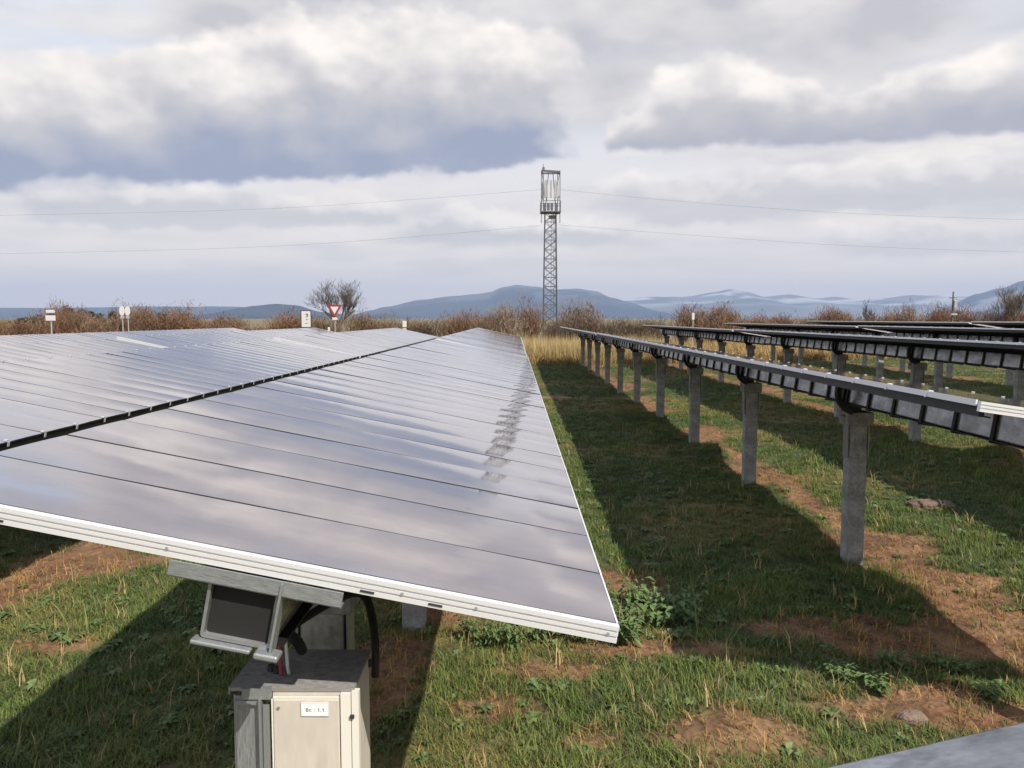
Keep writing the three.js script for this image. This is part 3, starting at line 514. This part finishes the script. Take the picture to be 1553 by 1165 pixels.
function bushGeometry(seed, n = 1700) {     // unit bush: about 1 m radius, 2 m tall
  const r = rng(seed), out = [], lobes = [];
  for (let i = 0; i < 7; i++) lobes.push([(r() - 0.5) * 1.3, 1.0 + r() * 0.75, (r() - 0.5) * 1.0, 0.35 + r() * 0.4]);
  for (let i = 0; i < n; i++) {
    const L = lobes[Math.floor(r() * lobes.length)], th = r() * 6.283, ph = Math.acos(1 - 1.6 * r()), rr = L[3] * Math.cbrt(r()) * 1.15;
    const e = [L[0] + rr * Math.sin(ph) * Math.cos(th), Math.max(0.15, L[1] + rr * Math.cos(ph) - r() * r() * 1.2), L[2] + rr * Math.sin(ph) * Math.sin(th)];
    const s = [e[0] + (L[0] - e[0]) * 0.35 + (r() - 0.5) * 0.34, Math.max(0, e[1] - 0.05 - r() * 0.3), e[2] + (r() - 0.5) * 0.4];
    const m = [mix(s[0], e[0], 0.55) + (r() - 0.5) * 0.12, mix(s[1], e[1], 0.6), mix(s[2], e[2], 0.55) + (r() - 0.5) * 0.12];
    ribbon([s, m, e], 0.012, 0.004, out, r);
  }
  for (let i = 0; i < 40; i++) { const a = r() * 6.28, q = 0.3 * r(), e = [(r() - 0.5) * 1.5, 1.0 + r() * 0.6, (r() - 0.5) * 1.2]; ribbon([[q * Math.cos(a), 0, q * Math.sin(a)], [e[0] * 0.6, e[1] * 0.5, e[2] * 0.6], e], 0.025, 0.008, out, r); }
  return soup(out);
}
const BUSH = [1, 2, 3, 4, 5].map(k => bushGeometry(100 + k));
const bushRand = rng(404);
function bush(px, top, depth, w, mat, label, group, base = 0) {
  const [x, yT] = at(px, top, depth), h = yT - base;
  const m = obj('bush', BUSH[Math.floor(bushRand() * BUSH.length)], M.twig[mat]);
  m.position.set(x, base, -depth); m.scale.set(w / 2.2, h / 1.95, w / 2.2 * 1.1); m.rotation.y = bushRand() * 6.28;
  return tag(m, label, 'bush', group);
}
{
  const L = 'bare reddish brown bush in the dense hedge behind the left rows', G = 'bushes of the left hedge';
  for (let px = -140; px < 470; px += 15) { const peak = 468 + 7 * Math.sin(px * 0.05) + (px > 300 ? 17 : 0) + (px < 270 ? 5 : 0) + (bushRand() < 0.3 ? 6 : 0) + (px < 60 ? 8 : 0) - (px > 320 && px < 400 ? -4 : 0); bush(px + (bushRand() - 0.5) * 12, peak + (bushRand() - 0.5) * 9, 54 + bushRand() * 7, 2.1 + bushRand() * 1.1, bushRand() < 0.6 ? 0 : 1, L, G); }
  for (const [px, top, w] of [[270, 466, 3.4], [440, 474, 3.2], [500, 477, 2.6], [545, 474, 3.2], [570, 481, 2.8], [600, 488, 2.4]]) bush(px, top, 56, w, px < 460 ? 0 : 1, `brown rounded bush ${px < 300 ? 'beside the two oval signs' : px < 460 ? 'behind the white rectangular sign' : px < 520 ? 'behind the foot of the yield sign' : px < 560 ? 'to the right below the bare tree' : px < 590 ? 'low down between the bare tree and the small sign' : 'just behind the small white sign'}`);
  const L2 = 'bare brown bush in the hedge left of the mast', G2 = 'bushes of the middle hedge';
  for (const [px, top, w, m] of [[632, 484, 2.4, 1], [655, 485, 2.4, 3], [680, 478, 2.6, 0], [705, 474, 2.6, 0], [730, 476, 2.5, 1], [750, 470, 2.6, 2]]) bush(px, top, 57 + bushRand() * 4, w, m, L2, G2);
  bush(775, 461, 58, 3.0, 2, 'tall tan bush left of the mast foot, highest in the middle hedge');
  bush(806, 457, 60, 2.8, 0, 'tall reddish bush touching the left of the mast foot');
  bush(881, 460, 60, 3.4, 2, 'rounded pale tan bush just right of the mast foot');
  bush(868, 478, 57, 2.6, 3, 'low dark brown bush in front of the rounded tan bush');
  const L3 = 'low dark brown bush in the hedge right of the mast', G3 = 'low bushes between mast and right rows';
  for (const [px, top] of [[835, 486], [852, 487], [905, 482], [925, 483], [948, 484], [972, 484], [995, 484]]) bush(px, top, 58 + bushRand() * 3, 2.3, 3, L3, G3);
  bush(1035, 462, 58, 3.2, 0, 'reddish bush left of the narrow white sign behind the second right row');
  bush(1078, 464, 58, 3.6, 0, 'broad reddish bush right of the narrow white sign');
  bush(1106, 472, 60, 2.6, 1, 'smaller brown bush at the right of the broad reddish one');
  const L4 = 'low reddish bush in the hedge above the right rows', G4 = 'low bushes behind the right rows';
  for (let px = 1135; px < 1700; px += 19) bush(px + (bushRand() - 0.5) * 9, (px > 1235 && px < 1300 ? 469 : px > 1350 && px < 1400 ? 467 : px > 1415 && px < 1560 ? 466 : 477) + bushRand() * 5, 58 + bushRand() * 5, 2.0 + bushRand(), bushRand() < 0.7 ? 0 : 2, L4, G4);
}
function treeGeometry(seed, H, spread, levels = 5, wide = 1) {
  const r = rng(seed), wood = [], twigs = [];
  const grow = (p, d, len, rad, lv) => {
    const q = p.clone().addScaledVector(d, len);
    if (lv < 3) wood.push(bar(p.toArray(), q.toArray(), rad, lv ? 5 : 8, rad * 0.68)); else ribbon([p.toArray(), q.toArray()], Math.max(rad, 0.007) * 1.25, Math.max(rad * 0.6, 0.005) * 1.25, twigs, r);
    if (lv >= levels) return;
    const k = lv === 0 ? 5 : lv < 3 ? 4 : 3;
    for (let i = 0; i < k; i++) {
      const nd = d.clone().add(new THREE.Vector3((r() - 0.5) * spread * 2, (r() - 0.32) * spread * wide, (r() - 0.5) * spread * 2)).normalize();
      const s = lv === 0 ? p.clone().lerp(q, 0.55 + 0.45 * r()) : p.clone().lerp(q, 0.4 + 0.6 * r());
      grow(s, nd, len * (lv === 0 ? 0.62 : 0.72) * (0.75 + 0.5 * r()), rad * 0.58, lv + 1);
    }
  };
  grow(new THREE.Vector3(0, -0.2, 0), new THREE.Vector3((r() - 0.5) * 0.1, 1, 0).normalize(), H * 0.36, H * 0.024, 0);
  const cap = (g) => { g.computeBoundingBox(); return g; };
  return [mergeGeometries(wood), cap(soup(twigs))];
}
function bareTree(px, top, depth, w, seed, label, mat, spread) {
  const [x, yT] = at(px, top, depth);
  const t = thing('bare_tree', label, 'tree', [x, 0, -depth]);
  const [a, b] = treeGeometry(seed, yT, spread, 6);
  b.computeBoundingBox(); const bb = b.boundingBox, sy = yT / bb.max.y, sw = w / (bb.max.x - bb.min.x);
  for (const g of [a, b]) g.scale(sw, sy, sw);
  obj('trunk', a, mat, t); obj('crown', b, mat, t);
}
bareTree(515, 420, 60, 5.4, 71, 'bare grey tree with a fine round crown behind the yield sign', M.bark, 0.85);
bareTree(1316, 449, 62, 1.7, 72, 'small dark bare tree standing alone above the right hedge', M.bark, 0.8);
bareTree(1530, 431, 60, 3.6, 73, 'large bare tree at the right edge with pale tangled branches', M.barkPale, 0.7);
bareTree(1375, 459, 64, 1.2, 74, 'thin little bare tree between the small dark tree and the pole', M.barkPale, 0.7);
bareTree(612, 474, 70, 1.1, 75, 'tiny bare tree top above the hedge left of the near row', M.bark, 0.7);
function evergreen(px, top, depth, w, seed, label) {
  const r = rng(seed), [x, yT] = at(px, top, depth), out = [];
  const lobes = []; for (let i = 0; i < 8; i++) lobes.push([(r() - 0.5) * w * 0.8, yT * (0.55 + 0.38 * r()), (r() - 0.5) * w * 0.6, w * (0.10 + 0.14 * r())]);
  lobes.push([0, yT * 0.86, 0, yT * 0.10]);
  for (let i = 0; i < 2600; i++) { const L = lobes[Math.floor(r() * lobes.length)], a = r() * 6.28, b = Math.acos(1 - 2 * r()), q = L[3] * (0.6 + 0.55 * r()), c = [L[0] + q * Math.sin(b) * Math.cos(a), L[1] + q * Math.cos(b) * 0.8, L[2] + q * Math.sin(b) * Math.sin(a)]; for (let k = 0; k < 3; k++) out.push(c[0] + (r() - 0.5) * 0.14, c[1] + (r() - 0.5) * 0.12, c[2] + (r() - 0.5) * 0.14); }
  const t = thing('evergreen_tree', label, 'tree', [x, 0, -depth]); obj('trunk', bar([0, -0.2, 0], [0, yT * 0.8, 0], 0.09, 7, 0.04), M.bark, t); obj('crown', soup(out), M.needle, t);
}
evergreen(104, 464, 66, 2.0, 1, 'dark evergreen tree, highest above the left hedge near the round sign');
evergreen(140, 469, 66, 2.0, 2, 'dark evergreen just right of the highest evergreen in the left hedge');
evergreen(172, 469, 66, 1.3, 3, 'dark evergreen directly left of the two oval signs');
evergreen(50, 480, 66, 2.6, 4, 'low dark evergreen left of the round sign');
evergreen(245, 472, 66, 1.4, 5, 'dark evergreen at the right end of the left evergreens');
evergreen(27, 483, 66, 0.8, 6, 'small dark evergreen nearest the left edge');

// ------------------------------------------------------------------ grass, reeds, weeds, clods
function tuftGeometry(seed, n, h, spread, w, droop, seg = 2) {
  const r = rng(seed), pos = [], col = [];
  for (let i = 0; i < n; i++) {
    const a = r() * 6.283, q = spread * Math.sqrt(r()), bx0 = q * Math.cos(a), bz0 = q * Math.sin(a), hh = h * (0.5 + 0.6 * r()), la = r() * 6.283, ln = droop * hh * (0.3 + r()), sa = la + 1.57, ww = w * (0.7 + 0.6 * r()), tone = 0.7 + 0.6 * r();
    const P = [];
    for (let k = 0; k <= seg; k++) { const t = k / seg; P.push([bx0 + Math.cos(la) * ln * t * t, hh * (t - 0.25 * droop * t * t), bz0 + Math.sin(la) * ln * t * t, ww * (1 - t * 0.95)]); }
    for (let k = 0; k < seg; k++) {
      const A = P[k], B = P[k + 1], cx = Math.cos(sa), cz = Math.sin(sa);
      const v = [[A[0] - cx * A[3], A[1], A[2] - cz * A[3]], [A[0] + cx * A[3], A[1], A[2] + cz * A[3]], [B[0] + cx * B[3], B[1], B[2] + cz * B[3]], [B[0] - cx * B[3], B[1], B[2] - cz * B[3]]];
      for (const m of k === seg - 1 ? [0, 1, 2] : [0, 1, 2, 0, 2, 3]) { pos.push(...v[m]); col.push(tone, tone, tone); }
    }
  }
  const g = soup(pos); g.setAttribute('color', new THREE.Float32BufferAttribute(col, 3)); return g;
}
function scatter(name, geo, mat, list, label, category) {
  const m = new THREE.InstancedMesh(geo, mat, list.length), M4 = new THREE.Matrix4(), q = new THREE.Quaternion(), e = new THREE.Euler(), c = new THREE.Color();
  list.forEach(([x, y, z, s, sy, ry, col], i) => { e.set(0, ry, 0); q.setFromEuler(e); M4.compose(new THREE.Vector3(x, y, z), q, new THREE.Vector3(s, s * sy, s)); m.setMatrixAt(i, M4); m.setColorAt(i, c.setRGB(...col)); });
  m.name = numbered(name); m.castShadow = m.receiveShadow = true; scene.add(m); stuff(m); tag(m, label, category); return m;
}
{
  const r = rng(909), lists = [[], [], []], straw = [], broad = [], clod = [];
  const bands = [[-3.0, -6.5, 620], [-6.5, -11, 330], [-11, -20, 130], [-20, -37, 48]];
  for (const [za, zb, dens] of bands) {
    const area0 = (za - zb);
    const xmin = (z) => Math.max(-14, z * 0.66 - 0.6), xmax = (z) => Math.min(24, -z * 0.66 + 0.6);
    const N = Math.floor(dens * area0 * (xmax(zb) - xmin(zb)));
    for (let i = 0; i < N; i++) {
      const z = mix(za, zb, r()), x = mix(xmin(zb), xmax(zb), r());
      if (x < xmin(z) || x > xmax(z)) continue;
      if (x < -3 && z < -11) continue;                // hidden under the left tables
      const d = dirtAt(x, z), dry = dryAt(x, z), y = height(x, z) - 0.004, far = za < -10 ? 1.35 : 1;
      const clump = fbm(x * 1.7 + 50, z * 1.7, 3);
      const a = r();
      if (r() < d * 0.93) {
        if (a < 0.42) straw.push([x, y, z, 0.4 + r() * r() * 1.0, 0.6 + r() * 0.6, r() * 6.28, mix3([0.26, 0.135, 0.045], [0.42, 0.28, 0.105], r())]);
        else if (a < 0.54) clod.push([x, y + 0.003, z, 0.25 + r() * r() * 1.3, 0.7, r() * 6.28, mix3(SOIL, SOIL2, r()).map(q => q * 1.25)]);
        continue;
      }
      const g = mix3([0.052, 0.096, 0.020], [0.165, 0.205, 0.045], clamp(r() * 0.7 + (clump - 0.4) * 1.1));
      const c = mix3(g, [0.24, 0.19, 0.065], clamp(dry * 0.6 * r() + (r() < 0.07 ? 0.8 : 0)));
      lists[Math.floor(r() * 3)].push([x, y, z, (0.6 + r() * 0.6) * far, (0.25 + clump * 0.95) * (1 - 0.3 * dry) * (r() < 0.045 ? 1.9 : 1), r() * 6.28, c]);
      if (r() < 0.035) straw.push([x, y, z, 0.6 + r() * 0.9, 0.7 + r(), r() * 6.28, mix3([0.26, 0.20, 0.08], [0.40, 0.31, 0.15], r())]);
      if (r() < 0.03) broad.push([x, y + 0.01, z, 0.4 + r() * 0.55, 1, r() * 6.28, mix3([0.05, 0.09, 0.022], [0.12, 0.16, 0.05], r())]);
    }
  }
  for (let k = 0; k < 3; k++) scatter('grass', tuftGeometry(301 + k, 13, 0.085, 0.055, 0.0032, 0.75), M.blade, lists[k], ['short green grass between the solar rows', 'yellowish green grass mixed through the field', 'dark green grass blades of the field'][k], 'grass');
  scatter('dry_grass', tuftGeometry(320, 9, 0.10, 0.06, 0.0028, 1.1), M.blade, straw, 'dry straw-coloured grass on the bare earth along the post lines', 'dry grass');
  // rosettes of broad leaves
  const lp = [], lc = []; { const q = rng(33); for (let i = 0; i < 8; i++) { const a = i / 8 * 6.28 + q() * 0.5, L = 0.05 + q() * 0.04, w = 0.016 + q() * 0.008, up = 0.015 + q() * 0.03, c = Math.cos(a), s = Math.sin(a), tn = 0.8 + 0.4 * q(); const mid = [c * L * 0.55, up, s * L * 0.55], tip = [c * L, up * 0.5, s * L], l = [mid[0] - s * w, up * 0.9, mid[2] + c * w], rr = [mid[0] + s * w, up * 0.9, mid[2] - c * w]; for (const v of [[0, 0, 0], l, mid, [0, 0, 0], mid, rr, l, tip, mid, mid, tip, rr]) { lp.push(...v); lc.push(tn, tn, tn); } } }
  const lg = soup(lp); lg.setAttribute('color', new THREE.Float32BufferAttribute(lc, 3));
  scatter('broad_leaf_weeds', lg, M.leaf, broad, 'small broad-leaved weeds scattered in the grass', 'weeds');
  const ic = new THREE.IcosahedronGeometry(0.022, 1); { const p = ic.attributes.position; for (let i = 0; i < p.count; i++) { const k = 0.7 + 0.6 * n2(p.getX(i) * 90 + 3, p.getY(i) * 90 + p.getZ(i) * 70); p.setXYZ(i, p.getX(i) * k, p.getY(i) * k * 0.7, p.getZ(i) * k); } ic.computeVertexNormals(); }
  scatter('earth_clods', ic, M.clod, clod, 'small crumbly clods on the bare orange earth', 'earth clods');
  // tall dry reeds and meadow beyond the rows
  const reeds = [], meadow = [];
  for (let i = 0; i < 5200; i++) { const z = -36.5 - r() * 7, x = -2 + r() * 9; reeds.push([x, 0, z, 0.85 + r() * 0.4, 0.8 + r() * 0.45, r() * 6.28, mix3([0.36, 0.26, 0.11], [0.50, 0.39, 0.19], r())]); }
  for (let i = 0; i < 42000; i++) { const z = -35.6 - Math.pow(r(), 1.3) * 24, x = -32 + r() * 84; meadow.push([x, height(x, z), z, 1 + r() * 1.2, 0.8 + r() * 0.6, r() * 6.28, mix3([0.30, 0.20, 0.07], [0.42, 0.29, 0.12], r())]); }
  scatter('dry_reeds', tuftGeometry(340, 9, 1.0, 0.14, 0.010, 0.22), M.blade, reeds, 'tall pale yellow reeds at the far end of the open strip', 'reeds');
  scatter('dry_meadow', tuftGeometry(341, 10, 0.30, 0.16, 0.007, 0.6), M.blade, meadow, 'golden dry meadow grass between the rows and the hedge', 'meadow grass');
}
// leafy weed plants beside the near corner of the table
function weedGeometry(seed, h, n) {
  const r = rng(seed), pos = [], col = [], stems = [];
  for (let s = 0; s < n; s++) {
    const a = r() * 6.28, lean = 0.18 + r() * 0.3, H = h * (0.6 + 0.5 * r()), bx0 = (r() - 0.5) * 0.16, bz0 = (r() - 0.5) * 0.12, tx = bx0 + Math.cos(a) * lean * H, tz = bz0 + Math.sin(a) * lean * H;
    ribbon([[bx0, -0.02, bz0], [mix(bx0, tx, 0.4), H * 0.5, mix(bz0, tz, 0.4)], [tx, H, tz]], 0.0035, 0.002, stems, r);
    for (let k = 0; k < 8; k++) {
      const t = 0.25 + 0.75 * k / 7, c = [mix(bx0, tx, t * t), H * t, mix(bz0, tz, t * t)], la = k * 2.4 + r(), L = 0.05 + 0.045 * r() * (1.2 - t * 0.5), w = L * 0.27, dx = Math.cos(la), dz = Math.sin(la), dr = -0.25 + r() * 0.5, tn = 0.75 + 0.5 * r();
      const P = (u, v, y) => [c[0] + dx * L * u - dz * w * v, c[1] + y, c[2] + dz * L * u + dx * w * v];
      const v0 = P(0, 0, 0), l1 = P(0.45, 1, L * (dr + 0.22)), r1 = P(0.45, -1, L * (dr + 0.22)), m1 = P(0.5, 0, L * dr), tip = P(1, 0, L * (dr - 0.35));
      for (const v of [v0, l1, m1, v0, m1, r1, l1, tip, m1, m1, tip, r1]) { pos.push(...v); col.push(0.105 * tn, 0.165 * tn, 0.048 * tn); }
    }
  }
  for (let i = 0; i < stems.length / 3; i++) { pos.push(stems[i * 3], stems[i * 3 + 1], stems[i * 3 + 2]); col.push(0.12, 0.13, 0.05); }
  const g = soup(pos); g.setAttribute('color', new THREE.Float32BufferAttribute(col, 3)); return g;
}
{
  const W = [1, 2, 3].map(k => weedGeometry(500 + k, 0.30, 9)), r = rng(61);
  const where = [[0.92, -5.15, 1.15, 'leafy green weed clump at the near corner of the table, in front of the shade'], [0.70, -5.3, 1.0, 'leafy weed directly right of the table corner'], [1.12, -5.2, 1.05, 'rightmost tall leafy weed of the clump by the table corner'], [0.82, -5.55, 1.1, 'leafy weed at the back of the clump by the table corner'], [1.02, -5.5, 0.95, 'leafy weed behind the right of the clump by the table corner']];
  where.push([0.50, -5.25, 0.9, 'leafy weed half hidden by the right corner of the near table'], [1.22, -5.6, 0.8, 'small leafy weed at the far right back of the clump by the table corner']);
  where.forEach(([x, z, s, l], i) => { const m = obj('weed', W[i % 3], M.leaf); m.position.set(x, height(x, z), z); m.scale.set(s * 0.9, s * 0.52, s * 0.9); m.rotation.y = r() * 6; tag(m, l, 'weed', null); });
  for (let i = 0; i < 13; i++) { const x = -0.3 + i * 0.085 + (r() - 0.5) * 0.06, z = -4.95 + (r() - 0.5) * 0.35, s = 0.45 + r() * 0.35; const m = obj('weed', W[i % 3], M.leaf); m.position.set(x, height(x, z), z); m.scale.set(s, s * 0.8, s); m.rotation.y = r() * 6; tag(m, 'low dark green weed in the band below the near front rail', 'weed', 'weeds below the front rail'); }
  for (let i = 0; i < 9; i++) { const x = 1.5 + r() * 1.3, z = -4.15 - r() * 0.5, s = 0.3 + r() * 0.25; const m = obj('weed', W[i % 3], M.leaf); m.position.set(x, height(x, z), z); m.scale.set(s * 1.2, s * 0.6, s * 1.2); m.rotation.y = r() * 6; tag(m, 'low pale green weed in the sunlit grass at lower right', 'weed', 'weeds in the lower right grass'); }
  // tall single stalks
  const stalk = (x, z, h, lean, label) => { const out = [], q = rng(Math.floor(x * 991 + 5000)); ribbon([[0, -0.02, 0], [lean * 0.4, h * 0.55, 0], [lean, h, 0]], 0.008, 0.002, out, q); ribbon([[0, 0.02, 0], [lean * 0.5 + 0.03, h * 0.5, 0.02], [lean + 0.07, h * 0.7, 0.03]], 0.006, 0.001, out, q); ribbon([[0, 0.01, 0], [-0.03, h * 0.35, 0.02], [-0.08, h * 0.5, 0.01]], 0.006, 0.001, out, q); const g = soup(out); g.setAttribute('color', new THREE.Float32BufferAttribute(new Float32Array(out.length).fill(1), 3)); const m = obj('grass_stalk', g, std({ color: lin(0.22, 0.23, 0.09), roughness: 0.9, side: THREE.DoubleSide })); m.position.set(x, height(x, z), z); tag(m, label, 'grass stalk'); };
  stalk(1.13, -4.95, 0.42, -0.06, 'tall pale grass stalk at the right of the leafy clump by the table corner');
  stalk(1.30, -4.85, 0.24, 0.06, 'short dry stalk leaning right beside the leafy clump');
  stalk(-2.98, -5.3, 0.26, 0.10, 'pale leaning grass stalk in the sunlit grass at lower left');
  stalk(-2.72, -5.1, 0.2, -0.02, 'short upright grass stalk at lower left, right of the leaning one');
}
// earth lumps
{
  const lump = (px, py, w, h, label, c, seed) => { const depth = CAM_Y * F / (py - CY), [x] = at(px, 0, depth); const g = new THREE.IcosahedronGeometry(0.5, 5), p = g.attributes.position; for (let i = 0; i < p.count; i++) { const X = p.getX(i), Y = p.getY(i), Z = p.getZ(i), k = 0.45 + 1.1 * fbm(X * 4 + seed, Y * 4 + Z * 3.3 + seed, 6); p.setXYZ(i, X * k, Y * k, Z * k); } g.computeVertexNormals(); const m = obj('earth_lump', g, std({ color: lin(...c), roughness: 1, map: M.concrete.map })); m.scale.set(w, h, w * 0.8); m.position.set(x, height(x, -depth) + h * 0.12, -depth); tag(m, label, 'earth lump'); };
  lump(1420, 776, 0.40, 0.15, 'pinkish brown lump of earth in the lit grass right of the foremost post', [0.33, 0.22, 0.17], 1);
  lump(1345, 958, 0.16, 0.08, 'small clod in the shade in front of the foremost post', [0.2, 0.11, 0.06], 5);
  lump(1402, 1112, 0.14, 0.09, 'small pale clod near the grey cabinet at lower right', [0.42, 0.3, 0.24], 9);
}
renderer.render(scene, camera);
